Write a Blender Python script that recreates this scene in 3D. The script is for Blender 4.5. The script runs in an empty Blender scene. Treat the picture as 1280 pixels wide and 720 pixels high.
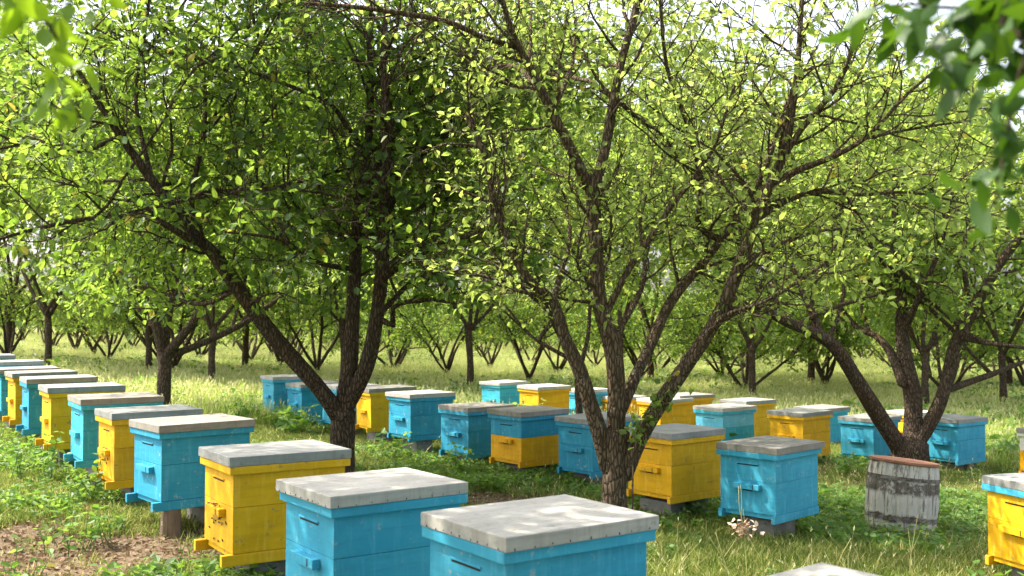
import bpy, bmesh, math, random
import numpy as np
from mathutils import Vector, Matrix
rng = np.random.default_rng(7); random.seed(7)
PI = math.pi
scene = bpy.context.scene
COL = scene.collection

# ------------------------------------------------------------------ camera
F_PX, HOR = 1300.0, 390.0
cam_d = bpy.data.cameras.new('camera'); cam = bpy.data.objects.new('camera', cam_d); COL.objects.link(cam)
cam_d.sensor_width = 36; cam_d.lens = F_PX / 1280 * 36; cam_d.clip_start = 0.05; cam_d.clip_end = 2000
PITCH = math.atan((HOR - 360) / F_PX)
cam.location = (0, 0, 0); cam.rotation_euler = (PI / 2 + PITCH, 0, 0)
cam_d.dof.use_dof = True; cam_d.dof.focus_distance = 7.5; cam_d.dof.aperture_fstop = 4.0
scene.camera = cam

def unproj(px, py, y):
    """world point seen at photograph position px, py at distance y in front of the camera"""
    u, v = (px - 640) / F_PX, (360 - py) / F_PX
    c, s = math.cos(PITCH), math.sin(PITCH)
    dy, dz = c - v * s, s + v * c
    return np.array([u / dy * y, y, dz / dy * y])

def gz(x, y):
    x = np.asarray(x, float); y = np.asarray(y, float)
    u = .057 * x + .035 * y
    z = -1.41 - 1.15 * np.tanh(u / 1.15)
    z = z + .018 * np.sin(x * 1.7 + y * .6) + .014 * np.sin(y * 2.3 - x * .9) + .01 * np.sin(x * 4.1 + 1) * np.sin(y * 3.7)
    return z

# ------------------------------------------------------------------ world and sun
SUN_EL, SUN_AZ = math.radians(54), math.atan2(.22, -.97)     # direction towards the sun, azimuth measured from +X
w = bpy.data.worlds.new('World'); scene.world = w; w.use_nodes = True
nt = w.node_tree; bg = nt.nodes['Background']
sky = nt.nodes.new('ShaderNodeTexSky'); sky.sky_type = 'NISHITA'; sky.sun_disc = False
sky.sun_elevation = SUN_EL; sky.sun_rotation = PI / 2 - SUN_AZ
sky.air_density = 1.0; sky.dust_density = 5; sky.ozone_density = .8
hs = nt.nodes.new('ShaderNodeHueSaturation'); hs.inputs['Saturation'].default_value = .5; hs.inputs['Value'].default_value = 1.25   # hazy, whitish summer sky
nt.links.new(sky.outputs[0], hs.inputs['Color']); nt.links.new(hs.outputs[0], bg.inputs[0]); bg.inputs[1].default_value = .15
sd = bpy.data.lights.new('sun', 'SUN'); sun = bpy.data.objects.new('sun', sd); COL.objects.link(sun)
sd.energy = 3.3; sd.angle = math.radians(.55); sd.color = (1, .92, .76)
S = Vector((math.cos(SUN_EL) * math.cos(SUN_AZ), math.cos(SUN_EL) * math.sin(SUN_AZ), math.sin(SUN_EL)))
sun.rotation_euler = S.to_track_quat('Z', 'Y').to_euler(); sun.location = S * 60
vs = scene.view_settings
vs.view_transform = 'Standard'; vs.look = 'None'; vs.gamma = 1; vs.use_curve_mapping = False; vs.exposure = 1.56
cy = scene.cycles
cy.max_bounces = 8; cy.diffuse_bounces = 4; cy.glossy_bounces = 2; cy.transmission_bounces = 5; cy.transparent_max_bounces = 4
cy.caustics_reflective = False; cy.caustics_refractive = False; cy.use_denoising = True; cy.sample_clamp_indirect = 6

# ------------------------------------------------------------------ material helpers
class NT:
    def __init__(s, name):
        s.m = bpy.data.materials.new(name); s.m.use_nodes = True; s.t = s.m.node_tree; s.t.nodes.clear()
        s.out = s.n('ShaderNodeOutputMaterial')
    def n(s, typ, **kw):
        nd = s.t.nodes.new(typ)
        for k, v in kw.items(): setattr(nd, k, v)
        return nd
    def l(s, a, b): s.t.links.new(a, b)
    def noise(s, scale, detail=4, rough=.55, vec=None, dist=0):
        nd = s.n('ShaderNodeTexNoise'); nd.inputs['Scale'].default_value = scale
        nd.inputs['Detail'].default_value = detail; nd.inputs['Roughness'].default_value = rough
        nd.inputs['Distortion'].default_value = dist
        if vec is not None: s.l(vec, nd.inputs['Vector'])
        return nd.outputs['Fac']
    def ramp(s, fac, stops):
        nd = s.n('ShaderNodeValToRGB'); e = nd.color_ramp.elements
        while len(e) < len(stops): e.new(.5)
        for el, (p, c) in zip(e, stops):
            el.position = p; el.color = (*c, 1) if len(c) == 3 else c
        s.l(fac, nd.inputs[0]); return nd.outputs[0]
    def step(s, fac, a, b):
        nd = s.n('ShaderNodeMapRange'); nd.inputs[1].default_value = a; nd.inputs[2].default_value = b
        s.l(fac, nd.inputs[0]); return nd.outputs[0]
    def mix(s, fac, a, b, typ='MIX'):
        nd = s.n('ShaderNodeMix', data_type='RGBA', blend_type=typ)
        for sock, v in ((nd.inputs[0], fac), (nd.inputs[6], a), (nd.inputs[7], b)):
            if isinstance(v, (int, float)): sock.default_value = v
            elif isinstance(v, tuple): sock.default_value = (*v, 1)
            else: s.l(v, sock)
        return nd.outputs[2]
    def math(s, op, a, b):
        nd = s.n('ShaderNodeMath', operation=op)
        for sock, v in zip(nd.inputs, (a, b)):
            if isinstance(v, (int, float)): sock.default_value = v
            else: s.l(v, sock)
        return nd.outputs[0]
    def mapped(s, scale, coord='Object', rand=True):
        tc = s.n('ShaderNodeTexCoord'); mp = s.n('ShaderNodeMapping'); mp.inputs['Scale'].default_value = scale
        s.l(tc.outputs[coord], mp.inputs[0])
        if rand:
            oi = s.n('ShaderNodeObjectInfo'); cx = s.n('ShaderNodeCombineXYZ')
            m1 = s.math('MULTIPLY', oi.outputs['Random'], 37.0)
            for k in range(3): s.l(m1, cx.inputs[k])
            s.l(cx.outputs[0], mp.inputs['Location'])
        return mp.outputs[0]
    def bsdf(s, color, rough=.6, bump=None, bstr=.3, bdist=.01, spec=.4):
        b = s.n('ShaderNodeBsdfPrincipled')
        if isinstance(color, tuple): b.inputs['Base Color'].default_value = (*color, 1)
        else: s.l(color, b.inputs['Base Color'])
        if isinstance(rough, (int, float)): b.inputs['Roughness'].default_value = rough
        else: s.l(rough, b.inputs['Roughness'])
        b.inputs['Specular IOR Level'].default_value = spec
        if bump is not None:
            bn = s.n('ShaderNodeBump'); bn.inputs['Strength'].default_value = bstr; bn.inputs['Distance'].default_value = bdist
            s.l(bump, bn.inputs['Height']); s.l(bn.outputs[0], b.inputs['Normal'])
        s.l(b.outputs[0], s.out.inputs[0]); return b

def paint_mat(name, c, c2, worn):
    """weathered oil paint on wooden boards; c, c2 two tones, worn what shows where it has gone thin"""
    t = NT(name)
    v = t.mapped((1, 1, 1)); vl = t.mapped((2.2, 2.2, 26)); vz = t.mapped((30, 30, 3.5))
    col = t.mix(t.step(t.noise(3.2, 5, .6, v), .35, .68), c, c2)
    col = t.mix(t.math('MULTIPLY', t.step(t.noise(1.3, 5, .65, vl), .45, .75), .35), col, tuple(x * .62 for x in c))
    col = t.mix(t.math('MULTIPLY', t.step(t.noise(1, 4, .6, vz), .52, .74), .36), col, tuple(min(1, x * 1.15 + .10) for x in c2))
    col = t.mix(t.math('MULTIPLY', t.step(t.noise(19, 6, .7, v), .61, .66), .85), col, worn)
    col = t.mix(t.math('MULTIPLY', t.step(t.noise(2.3, 6, .72, v), .52, .72), .38), col, tuple(x * .5 + .03 for x in c))
    col = t.mix(t.math('MULTIPLY', t.step(t.noise(60, 3, .6, v), .70, .74), .6), col, (.06, .05, .04))
    t.bsdf(col, .62, t.noise(1, 5, .7, vl), .35, .004, .2); return t.m

def lid_mat(name, a, b, stain):
    t = NT(name)
    v = t.mapped((1, 1, 1)); vz = t.mapped((38, 38, 2)); vg = t.mapped((3, 34, 34))
    col = t.mix(t.step(t.noise(5, 6, .65, v), .35, .66), a, b)
    col = t.mix(t.math('MULTIPLY', t.step(t.noise(1, 5, .6, vg), .45, .72), .5), col, tuple(x * .62 for x in a))
    col = t.mix(t.math('MULTIPLY', t.step(t.noise(1, 4, .6, vz), .5, .70), .38), col, stain)
    col = t.mix(t.math('MULTIPLY', t.step(t.noise(13, 6, .7, v), .60, .70), .55), col, (.16, .145, .12))
    t.bsdf(col, .68, t.noise(1, 5, .7, vg), .4, .004, .25); return t.m

M = {}
M['blue'] = paint_mat('sky_blue_paint', (.036, .32, .50), (.065, .40, .57), (.30, .42, .45))
M['deep'] = paint_mat('deep_blue_paint', (.018, .24, .40), (.036, .31, .47), (.30, .38, .42))
M['teal'] = paint_mat('turquoise_paint', (.030, .33, .48), (.062, .42, .56), (.38, .44, .44))
M['pale'] = paint_mat('pale_blue_paint', (.10, .42, .60), (.16, .5, .66), (.5, .55, .55))
M['yellow'] = paint_mat('yellow_paint', (.64, .345, .006), (.78, .44, .014), (.30, .20, .10))
M['amber'] = paint_mat('amber_paint', (.66, .315, .005), (.80, .42, .012), (.34, .22, .10))
M['cream'] = paint_mat('cream_paint', (.62, .60, .52), (.70, .68, .62), (.3, .26, .2))
M['lid_white'] = lid_mat('pale_lid_board', (.39, .37, .345), (.50, .48, .45), (.25, .205, .155))
M['lid_grey'] = lid_mat('grey_lid_board', (.235, .24, .235), (.34, .34, .325), (.18, .155, .125))
M['lid_wood'] = lid_mat('weathered_lid_board', (.235, .215, .19), (.32, .30, .27), (.16, .12, .085))
t = NT('rusty_nail'); t.bsdf((.05, .035, .03), .7); M['nail'] = t.m
t = NT('slot_shade'); t.bsdf((.02, .017, .013), .9); M['dark'] = t.m  # near-black colour for the shade inside slots, which are not cut in
t = NT('concrete'); v = t.mapped((1, 1, 1))
col = t.mix(t.step(t.noise(7, 6, .7, v), .3, .7), (.13, .125, .115), (.26, .25, .235))
t.bsdf(col, .95, t.noise(40, 6, .7, v), .6, .01, .1); M['concrete'] = t.m
t = NT('old_log'); v = t.mapped((1, 1, 1)); vz = t.mapped((20, 20, 3))
col = t.mix(t.step(t.noise(1, 6, .7, vz), .3, .7), (.09, .065, .045), (.22, .17, .125))
t.bsdf(col, .95, t.noise(1, 6, .7, vz), .8, .015, .1); M['log'] = t.m

def bark_mat(name, a, b, c, lich, thr):
    t = NT(name); v = t.mapped((1, 1, 1), rand=False); vz = t.mapped((34, 34, 9), rand=False)
    vo = t.n('ShaderNodeTexVoronoi', feature='DISTANCE_TO_EDGE'); vo.inputs['Scale'].default_value = 1.0
    t.l(t.mapped((40, 40, 11), rand=False), vo.inputs['Vector'])
    crack = t.step(vo.outputs['Distance'], 0, .22)
    n1 = t.noise(1, 6, .7, vz)
    col = t.mix(t.step(n1, .32, .66), a, b)
    col = t.mix(t.math('MULTIPLY', t.step(t.noise(3, 4, .6, v), .45, .65), .6), col, c)
    col = t.mix(t.math('SUBTRACT', .75, t.math('MULTIPLY', crack, .75)), col, tuple(x * .35 for x in a))
    col = t.mix(t.math('MULTIPLY', t.step(t.noise(11, 6, .75, v), thr, thr + .05), .75), col, lich)
    h = t.math('ADD', t.math('MULTIPLY', crack, .7), n1)
    t.bsdf(col, .93, h, 1.0, .03, .12); return t.m
M['bark'] = bark_mat('dark_bark', (.085, .060, .043), (.18, .135, .098), (.15, .09, .058), (.26, .25, .20), .66)
M['bark_pale'] = bark_mat('pale_bark', (.115, .082, .057), (.25, .185, .13), (.18, .12, .077), (.46, .42, .34), .60)

def leaf_mat(name, refl, refl2, tr, tr2, frac):
    """leaf: reflects dark green, lets yellow-green light through; each leaf carries its own random tone"""
    t = NT(name); at = t.n('ShaderNodeAttribute'); at.attribute_name = 'tone'
    f = at.outputs['Fac']
    c1 = t.mix(f, refl, refl2); c2 = t.mix(f, tr, tr2)
    yl = t.step(f, .988, .99)
    c1 = t.mix(yl, c1, (.40, .34, .06)); c2 = t.mix(yl, c2, (.60, .52, .08))
    d = t.n('ShaderNodeBsdfPrincipled'); t.l(c1, d.inputs['Base Color']); d.inputs['Roughness'].default_value = .48
    d.inputs['Specular IOR Level'].default_value = .35
    tl = t.n('ShaderNodeBsdfTranslucent'); t.l(c2, tl.inputs[0])
    mx = t.n('ShaderNodeMixShader'); mx.inputs[0].default_value = frac
    t.l(d.outputs[0], mx.inputs[1]); t.l(tl.outputs[0], mx.inputs[2]); t.l(mx.outputs[0], t.out.inputs[0]); return t.m
M['leaf_dark'] = leaf_mat('dark_green_leaf', (.035, .085, .02), (.075, .14, .03), (.21, .36, .035), (.36, .50, .06), .53)
M['leaf_mid'] = leaf_mat('mid_green_leaf', (.055, .11, .025), (.11, .18, .045), (.30, .46, .05), (.48, .59, .11), .55)
M['leaf_lime'] = leaf_mat('yellow_green_leaf', (.10, .15, .03), (.19, .245, .055), (.35, .48, .08), (.50, .60, .14), .58)
M['leaf_near'] = leaf_mat('fresh_leaf', (.06, .14, .02), (.10, .20, .03), (.36, .56, .02), (.46, .64, .03), .6)
M['leaf_shade'] = leaf_mat('shaded_leaf', (.03, .075, .016), (.055, .115, .022), (.08, .19, .01), (.16, .32, .012), .3)  # darker, less translucent leaf copy: shade put into the colour
M['weed'] = leaf_mat('weed_leaf', (.06, .14, .025), (.12, .23, .05), (.2, .38, .04), (.36, .52, .07), .42)

def grass_mat(name, stops, frac, tr_gain):
    t = NT(name); oi = t.n('ShaderNodeObjectInfo'); at = t.n('ShaderNodeAttribute'); at.attribute_name = 'tone'
    f = t.math('ADD', t.math('MULTIPLY', oi.outputs['Random'], .5), t.math('MULTIPLY', at.outputs['Fac'], .5))
    c = t.ramp(f, stops)
    d = t.n('ShaderNodeBsdfDiffuse'); t.l(c, d.inputs[0])
    tl = t.n('ShaderNodeBsdfTranslucent'); t.l(t.mix(1.0, c, (tr_gain, tr_gain, tr_gain * .8), 'MULTIPLY'), tl.inputs[0])
    mx = t.n('ShaderNodeMixShader'); mx.inputs[0].default_value = frac
    t.l(d.outputs[0], mx.inputs[1]); t.l(tl.outputs[0], mx.inputs[2]); t.l(mx.outputs[0], t.out.inputs[0]); return t.m
M['grass'] = grass_mat('short_grass', [(.2, (.06, .115, .02)), (.45, (.14, .20, .04)), (.66, (.27, .30, .08)), (.85, (.46, .41, .19))], .35, 1.3)
M['meadow'] = grass_mat('meadow_grass', [(.15, (.165, .265, .045)), (.42, (.30, .40, .085)), (.68, (.47, .51, .17)), (.9, (.68, .64, .36))], .5, 1.25)
M['seed'] = grass_mat('seed_head', [(.1, (.46, .46, .20)), (.9, (.72, .70, .44))], .5, 1.1)
M['straw'] = grass_mat('dry_straw', [(.1, (.30, .30, .10)), (.9, (.60, .54, .30))], .3, 1.1)
M['litter'] = grass_mat('dry_leaf', [(.1, (.11, .07, .04)), (.5, (.22, .15, .10)), (.9, (.38, .30, .22))], .2, 1.0)

# ------------------------------------------------------------------ mesh helpers
def mesh_np(name, verts, faces, mats, tone=None, mat_idx=None, smooth=False):
    """verts (n,3); faces: (m,4) or (m,3) int array (or a list of such)"""
    if not isinstance(faces, list) or not isinstance(faces[0], np.ndarray): faces = [faces]
    faces = [np.asarray(f, np.int32) for f in faces if len(f)]
    me = bpy.data.meshes.new(name); verts = np.asarray(verts, np.float32)
    me.vertices.add(len(verts)); me.vertices.foreach_set('co', verts.ravel())
    idx = np.concatenate([f.ravel() for f in faces]); tot = np.concatenate([np.full(len(f), f.shape[1], np.int32) for f in faces])
    me.loops.add(len(idx)); me.loops.foreach_set('vertex_index', idx)
    me.polygons.add(len(tot)); st = np.zeros(len(tot), np.int32); st[1:] = np.cumsum(tot)[:-1]
    me.polygons.foreach_set('loop_start', st); me.polygons.foreach_set('loop_total', tot)
    for m in mats: me.materials.append(m)
    if mat_idx is not None: me.polygons.foreach_set('material_index', np.asarray(mat_idx, np.int32))
    me.polygons.foreach_set('use_smooth', np.full(len(tot), smooth))
    me.update(calc_edges=True)
    if tone is not None:
        a = me.attributes.new('tone', 'FLOAT', 'POINT'); a.data.foreach_set('value', np.asarray(tone, np.float32))
    return me

def link(name, me, parent=None):
    o = bpy.data.objects.new(name, me); COL.objects.link(o)
    if parent is not None: o.parent = parent
    return o
def empty(name, loc, rz=0):
    o = bpy.data.objects.new(name, None); COL.objects.link(o); o.location = loc; o.rotation_euler = (0, 0, rz)
    o.empty_display_size = .1; return o
def tag(o, label, cat, group=None, kind=None):
    if label: o['label'] = label
    if cat: o['category'] = cat
    if group: o['group'] = group
    if kind: o['kind'] = kind
    return o

def bm_box(bm, x0, x1, y0, y1, z0, z1, bev=.003, mi=0, jit=0):
    r = bmesh.ops.create_cube(bm, size=1)
    vs_ = r['verts']
    for v in vs_:
        v.co = Vector(((x0 + x1) / 2 + v.co.x * (x1 - x0), (y0 + y1) / 2 + v.co.y * (y1 - y0), (z0 + z1) / 2 + v.co.z * (z1 - z0)))
        if jit: v.co += Vector((random.gauss(0, jit), random.gauss(0, jit), random.gauss(0, jit)))
    fs = {f for v in vs_ for f in v.link_faces}
    for f in fs: f.material_index = mi
    if bev:
        es = {e for v in vs_ for e in v.link_edges}
        r = bmesh.ops.bevel(bm, geom=list(es), offset=bev, segments=2, affect='EDGES', profile=.6)
        for f in r['faces']: f.material_index = mi
def bm_mesh(name, bm, mats):
    me = bpy.data.meshes.new(name); bm.to_mesh(me); bm.free()
    for m in mats: me.materials.append(m)
    return me

# ------------------------------------------------------------------ ground (one sheet to the horizon)
def axis(lo, hi, fine_lo, fine_hi, step):
    a = list(np.arange(fine_lo, fine_hi + 1e-6, step))
    s, x = step, fine_hi
    while x < hi: s *= 1.25; x += s; a.append(x)
    s, x = step, fine_lo
    while x > lo: s *= 1.25; x -= s; a.insert(0, x)
    return np.array(a)
gx, gy = axis(-700, 700, -14, 14, .16), axis(-60, 1200, 1, 26, .16)
X, Y = np.meshgrid(gx, gy); Zg = gz(X, Y)
nx, ny = len(gx), len(gy)
i = np.arange(nx * ny).reshape(ny, nx)
quads = np.stack([i[:-1, :-1], i[:-1, 1:], i[1:, 1:], i[1:, :-1]], -1).reshape(-1, 4)
t = NT('orchard_soil_and_turf')
v = t.mapped((1, 1, 1), 'Object', False)
base = t.mix(t.step(t.noise(.9, 6, .65, v), .35, .65), (.10, .14, .035), (.20, .24, .075))
base = t.mix(t.step(t.noise(9, 6, .7, v), .35, .7), base, (.10, .085, .045))
soil = t.mix(t.step(t.noise(14, 6, .7, v), .3, .7), (.115, .082, .052), (.24, .18, .122))
sx = t.n('ShaderNodeSeparateXYZ'); t.l(v, sx.inputs[0])
def blob(cx, cy, rx, ry):
    a = t.math('POWER', t.math('DIVIDE', t.math('SUBTRACT', sx.outputs[0], cx), rx), 2.0)
    b = t.math('POWER', t.math('DIVIDE', t.math('SUBTRACT', sx.outputs[1], cy), ry), 2.0)
    return t.math('ADD', a, b)
r2 = t.math('MINIMUM', blob(-3.1, 6.5, 1.9, 1.8), t.math('MINIMUM', blob(.0, 9.5, .9, .8), blob(4.0, 12.5, 1.3, 1.1)))
m_ = t.math('SUBTRACT', 1.15, r2); m_ = t.math('ADD', m_, t.math('MULTIPLY', t.math('SUBTRACT', t.noise(2.2, 5, .7, v), .5), 2.6))
base = t.mix(t.step(m_, .05, .55), base, soil)
t.bsdf(base, .97, t.noise(30, 6, .75, v), .7, .03, .1)
g = link('ground', mesh_np('ground', np.stack([X.ravel(), Y.ravel(), Zg.ravel()], 1), quads, [t.m], smooth=True)); g['kind'] = 'structure'

# ------------------------------------------------------------------ beehives
W, D, H = .56, .70, .517
HALF = [('lid', None)]
def hive_meshes(body, super_, rim, lid, nails=False, reach=.06):
    out = {}
    i_ = .03
    bm = bmesh.new(); bm_box(bm, 0, D, 0, W, H - .052, H, .004)
    if nails:
        for k in range(9):
            for (px, py, dx, dy) in ((-.001, .05 + k * .058 + random.uniform(-.015, .015), 1, 0), (.05 + k * .075 + random.uniform(-.02, .02), -.001, 0, 1)):
                r = bmesh.ops.create_cube(bm, size=.0034)
                for vv in r['verts']: vv.co += Vector((px, py, H - .046 + random.uniform(-.002, .008)))
                for f in {f for vv in r['verts'] for f in vv.link_faces}: f.material_index = 1
    out['lid'] = bm_mesh('lid', bm, [M[lid], M['nail']])
    bm = bmesh.new(); bm_box(bm, .006, D - .006, .006, W - .006, H - .094, H - .053, .003)
    out['lid_rim'] = bm_mesh('lid_rim', bm, [M[rim]])
    bm = bmesh.new(); bm_box(bm, i_, D - i_, i_, W - i_, .2455, H - .085, .002)
    out['super'] = bm_mesh('super', bm, [M[super_]])
    bm = bmesh.new(); bm_box(bm, i_, D - i_, i_, W - i_, 0.001, .2435, .002)
    # corner joints and a dark strip for the shade inside the entrance
    bm_box(bm, i_ - .0015, i_ + .01, W / 2 - .045, W / 2 + .045, .165, .178, 0, 1)
    out['body'] = bm_mesh('body', bm, [M[body], M['dark']])
    bm = bmesh.new(); bm_box(bm, i_ - .038, i_ - .0005, W / 2 - .12, W / 2 + .12, .18, .222, .003)
    bm_box(bm, i_ - .0395, i_ - .037, W / 2 - .07, W / 2 - .064, .185, .219, 0, 1)
    out['entrance_ledge'] = bm_mesh('entrance_ledge', bm, [M[body], M['dark']])
    bm = bmesh.new(); bm_box(bm, i_ - .006, i_ - .0005, W / 2 - .10, W / 2 + .10, .372, .380, .0015)
    bm_box(bm, i_ - .0015, i_ + .01, W / 2 - .095, W / 2 + .095, .362, .371, 0, 1)  # dark strip laid on for the shade inside the grip slot
    out['hand_grip'] = bm_mesh('hand_grip', bm, [M[super_], M['dark']])
    bm = bmesh.new(); bm_box(bm, i_ + .012, D - i_ - .004, i_ + .036, W - i_ - .036, -.034, -.001, .002)
    out['floor_board'] = bm_mesh('floor_board', bm, [M[body]])
    for k, y0 in enumerate((i_ - .006, W - i_ - .029)):
        bm = bmesh.new(); bm_box(bm, i_ - reach, D - i_ + .006, y0, y0 + .035, -.062, -.0015, .004)
        out['runner%d' % k] = bm_mesh('runner', bm, [M[body]])
    return out
_hm = {}
def make_hive(x, y, z, yaw, spec, label, group='beehives set out under the orchard trees'):
    spec = (*spec, False)[:5] + ((.06,) if x < -1.4 and y < 15 else (.024,))
    if spec not in _hm: _hm[spec] = hive_meshes(*spec)
    ms = _hm[spec]
    root = empty('beehive', (x, y, z - H), yaw)
    tag(root, label, 'beehive', group)
    root.rotation_euler = (random.gauss(0, .006), random.gauss(0, .006), yaw)
    for k, me in ms.items():
        o = link('runner' if k.startswith('runner') else k, me, root)
        if k == 'lid':
            o.rotation_euler = (0, 0, random.gauss(0, .011)); o.location = (random.gauss(0, .004), random.gauss(0, .004), 0)
    root.scale = (1, 1, random.uniform(.985, 1.015))
    return root

B_ = ('blue', 'blue', 'blue'); Y_ = ('yellow', 'yellow', 'yellow'); D_ = ('deep', 'deep', 'deep'); T_ = ('teal', 'teal', 'teal')
A_ = ('amber', 'amber', 'amber'); P_ = ('pale', 'pale', 'pale')
HIVES = [
 (-0.031, 3.493, -0.752, 0.611, B_ + ('lid_white', True), 'blue beehive nearest the camera, its pale lid filling the bottom centre'),
 (-0.767, 4.401, -0.782, 0.621, B_ + ('lid_white', True), 'blue beehive with mottled pale lid, second from the front in the left row'),
 (-1.491, 5.506, -0.770, 0.577, Y_ + ('lid_grey',), 'yellow beehive with bees on its front, nearest yellow one in the left row'),
 (-2.367, 6.995, -0.764, 0.700, D_ + ('lid_wood',), 'deep blue beehive propped on a log post, just behind the nearest yellow hive'),
 (-3.047, 7.930, -0.774, 0.599, A_ + ('lid_grey',), 'amber yellow beehive between the deep blue and the turquoise hive of the left row'),
 (-3.668, 8.856, -0.749, 0.592, T_ + ('lid_wood',), 'turquoise beehive with a pale worn front, in tall weeds in the left row'),
 (-4.334, 9.737, -0.717, 0.576, Y_ + ('lid_grey',), 'yellow beehive with weeds before its front, just behind the turquoise hive'),
 (-5.024, 10.778, -0.695, 0.563, D_ + ('lid_grey',), 'narrow-looking deep blue beehive between the two farther yellow hives on the left'),
 (-5.660, 11.823, -0.706, 0.601, A_ + ('lid_wood',), 'amber beehive farthest back of the yellow ones in the left row'),
 (-6.300, 12.800, -0.700, 0.60, D_ + ('lid_grey',), 'deep blue beehive cut by the left picture edge behind the farthest amber hive'),
 (-6.950, 13.800, -0.670, 0.60, B_ + ('lid_white',), 'blue beehive second from the far end of the left row, only its lid end showing'),
 (-7.850, 14.850, -0.630, 0.60, D_ + ('lid_grey',), 'last beehive at the far left end, only a grey lid corner in view'),
 (-3.723, 16.183, -1.009, 0.567, B_ + ('lid_white',), 'pale-fronted blue beehive farthest left of the group behind the big dark trunk'),
 (-3.176, 15.690, -1.094, 0.640, D_ + ('lid_wood',), 'blue beehive under the leaning left limb of the big dark tree'),
 (-2.500, 14.800, -1.065, 0.600, B_ + ('lid_white',), 'blue beehive almost wholly hidden behind the big dark trunk'),
 (-1.895, 13.898, -1.029, 0.533, Y_ + ('lid_wood',), 'yellow beehive partly hidden right behind the big dark trunk'),
 (-1.256, 12.808, -1.015, 0.675, D_ + ('lid_white',), 'deep blue beehive with a pale ledge, right of the yellow hive behind the dark trunk'),
 (-0.492, 11.633, -1.070, 0.726, D_ + ('lid_wood',), 'deep blue beehive with leafy weeds against its front, left of the two-tone hive'),
 (0.095, 10.891, -1.056, 0.711, ('amber', 'deep', 'deep', 'lid_wood'), 'two-tone beehive, blue upper box on an amber lower box'),
 (0.798, 10.317, -1.073, 0.696, D_ + ('lid_grey',), 'deep blue beehive half hidden behind the left limb of the pale-barked tree'),
 (1.322, 8.643, -1.018, 0.684, Y_ + ('lid_grey',), 'yellow beehive on a concrete block right of the pale-barked trunk'),
 (2.017, 7.940, -1.044, 0.784, B_ + ('lid_wood',), 'blue beehive standing alone on the grass left of the old barrel'),
 (-0.217, 18.616, -1.268, 0.727, T_ + ('lid_white',), 'small turquoise beehive farthest back, left of the leaf-covered yellow hive'),
 (0.415, 16.627, -1.208, 0.637, Y_ + ('lid_white',), 'yellow beehive with a leafy plant over its front, in the back row'),
 (1.173, 17.570, -1.323, 0.659, B_ + ('lid_white',), 'blue beehive in the back row behind the left limb of the pale-barked tree'),
 (1.743, 17.574, -1.447, 0.593, A_ + ('lid_white',), 'amber beehive in the back row directly behind the middle pale-barked stem'),
 (2.259, 15.888, -1.350, 0.572, A_ + ('lid_white',), 'amber beehive in the back row seen under the right limb of the pale-barked tree'),
 (2.609, 16.176, -1.296, 0.520, Y_ + ('lid_wood',), 'yellow beehive with a brownish lid just behind the amber one under the right limb'),
 (2.873, 14.189, -1.312, 0.639, ('teal', 'pale', 'teal', 'lid_white'), 'blue beehive with a pale washed-out front, behind the yellow hive by the trunk'),
 (3.642, 16.188, -1.392, 0.608, Y_ + ('lid_grey',), 'yellow beehive behind and right of the blue hive with the washed-out front'),
 (3.745, 13.392, -1.310, 0.720, Y_ + ('lid_grey',), 'sunlit yellow beehive behind the lone blue hive, left of the right-hand tree'),
 (4.906, 16.474, -1.527, 0.613, T_ + ('lid_wood',), 'turquoise beehive mostly hidden behind the sunlit yellow hive on the right'),
 (4.889, 14.069, -1.441, 0.697, B_ + ('lid_grey',), 'blue beehive behind the left limb of the multi-stemmed right-hand tree'),
 (5.757, 13.436, -1.401, 0.623, B_ + ('lid_grey',), 'blue beehive on a block right of the multi-stemmed right-hand tree'),
 (6.658, 17.344, -1.690, 0.587, Y_ + ('lid_white',), 'yellow beehive glimpsed between the stems of the right-hand tree'),
 (6.491, 12.269, -1.412, 0.694, ('amber', 'cream', 'cream', 'lid_wood'), 'cream and amber beehive cut by the right picture edge'),
 (3.270, 6.371, -1.078, 0.313, ('yellow', 'yellow', 'blue', 'lid_grey'), 'yellow beehive with a blue lid rim at the right picture edge'),
 (0.890, 2.850, -0.885, 0.650, B_ + ('lid_white',), 'beehive of which only a pale lid corner shows at the bottom edge'),
]
SHORT = {}
for hi, (x, y, z, yaw, spec, label) in enumerate(HIVES):
    hv = make_hive(x, y, z, yaw, spec, label)
    # what it stands on
    zb = z - H - .063
    c, s = math.cos(yaw), math.sin(yaw)
    lx, ly = (.22, .26) if hi != 3 else (.10, .10)
    spots = [(.30, .28)]
    if hi in (20, 33): spots = [(.20, .28), (.50, .28)]
    if hi == 3: spots = [(.12, .09), (.52, .36)]
    for si, (ax, ay) in enumerate(spots):
        bx, by = x + c * ax - s * ay, y + s * ax + c * ay
        gz0 = float(gz(bx, by)) - .06
        bm = bmesh.new()
        if hi == 3 and si == 0:
            r = bmesh.ops.create_cone(bm, cap_ends=True, segments=14, radius1=.075, radius2=.068, depth=zb - gz0)
            for v_ in r['verts']: v_.co.z += (zb - gz0) / 2; v_.co.x *= 1 + random.gauss(0, .04)
            o = link('log_post', bm_mesh('log_post', bm, [M['log']])); o.location = (bx, by, gz0)
            tag(o, 'short weathered log post under the front of the deep blue hive', 'log')
        else:
            q = .16 if len(spots) == 1 else .10
            if hi % 3 == 1: q *= .75
            bm_box(bm, -q, q, -.17, .17, 0, zb - gz0, .012, 0, .006)
            o = link('concrete_block', bm_mesh('concrete_block', bm, [M['concrete']])); o.location = (bx, by, gz0); o.rotation_euler.z = yaw + random.gauss(0, .05)
            where = '' if len(spots) == 1 else (' front end of' if si == 0 else ' rear end of')
            if hi == 3: where = ' rear end of'
            tag(o, 'concrete block under the%s %s' % (where, ' '.join(label.split(',')[0].split()[:9])), 'block', 'concrete blocks under the hives')

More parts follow.
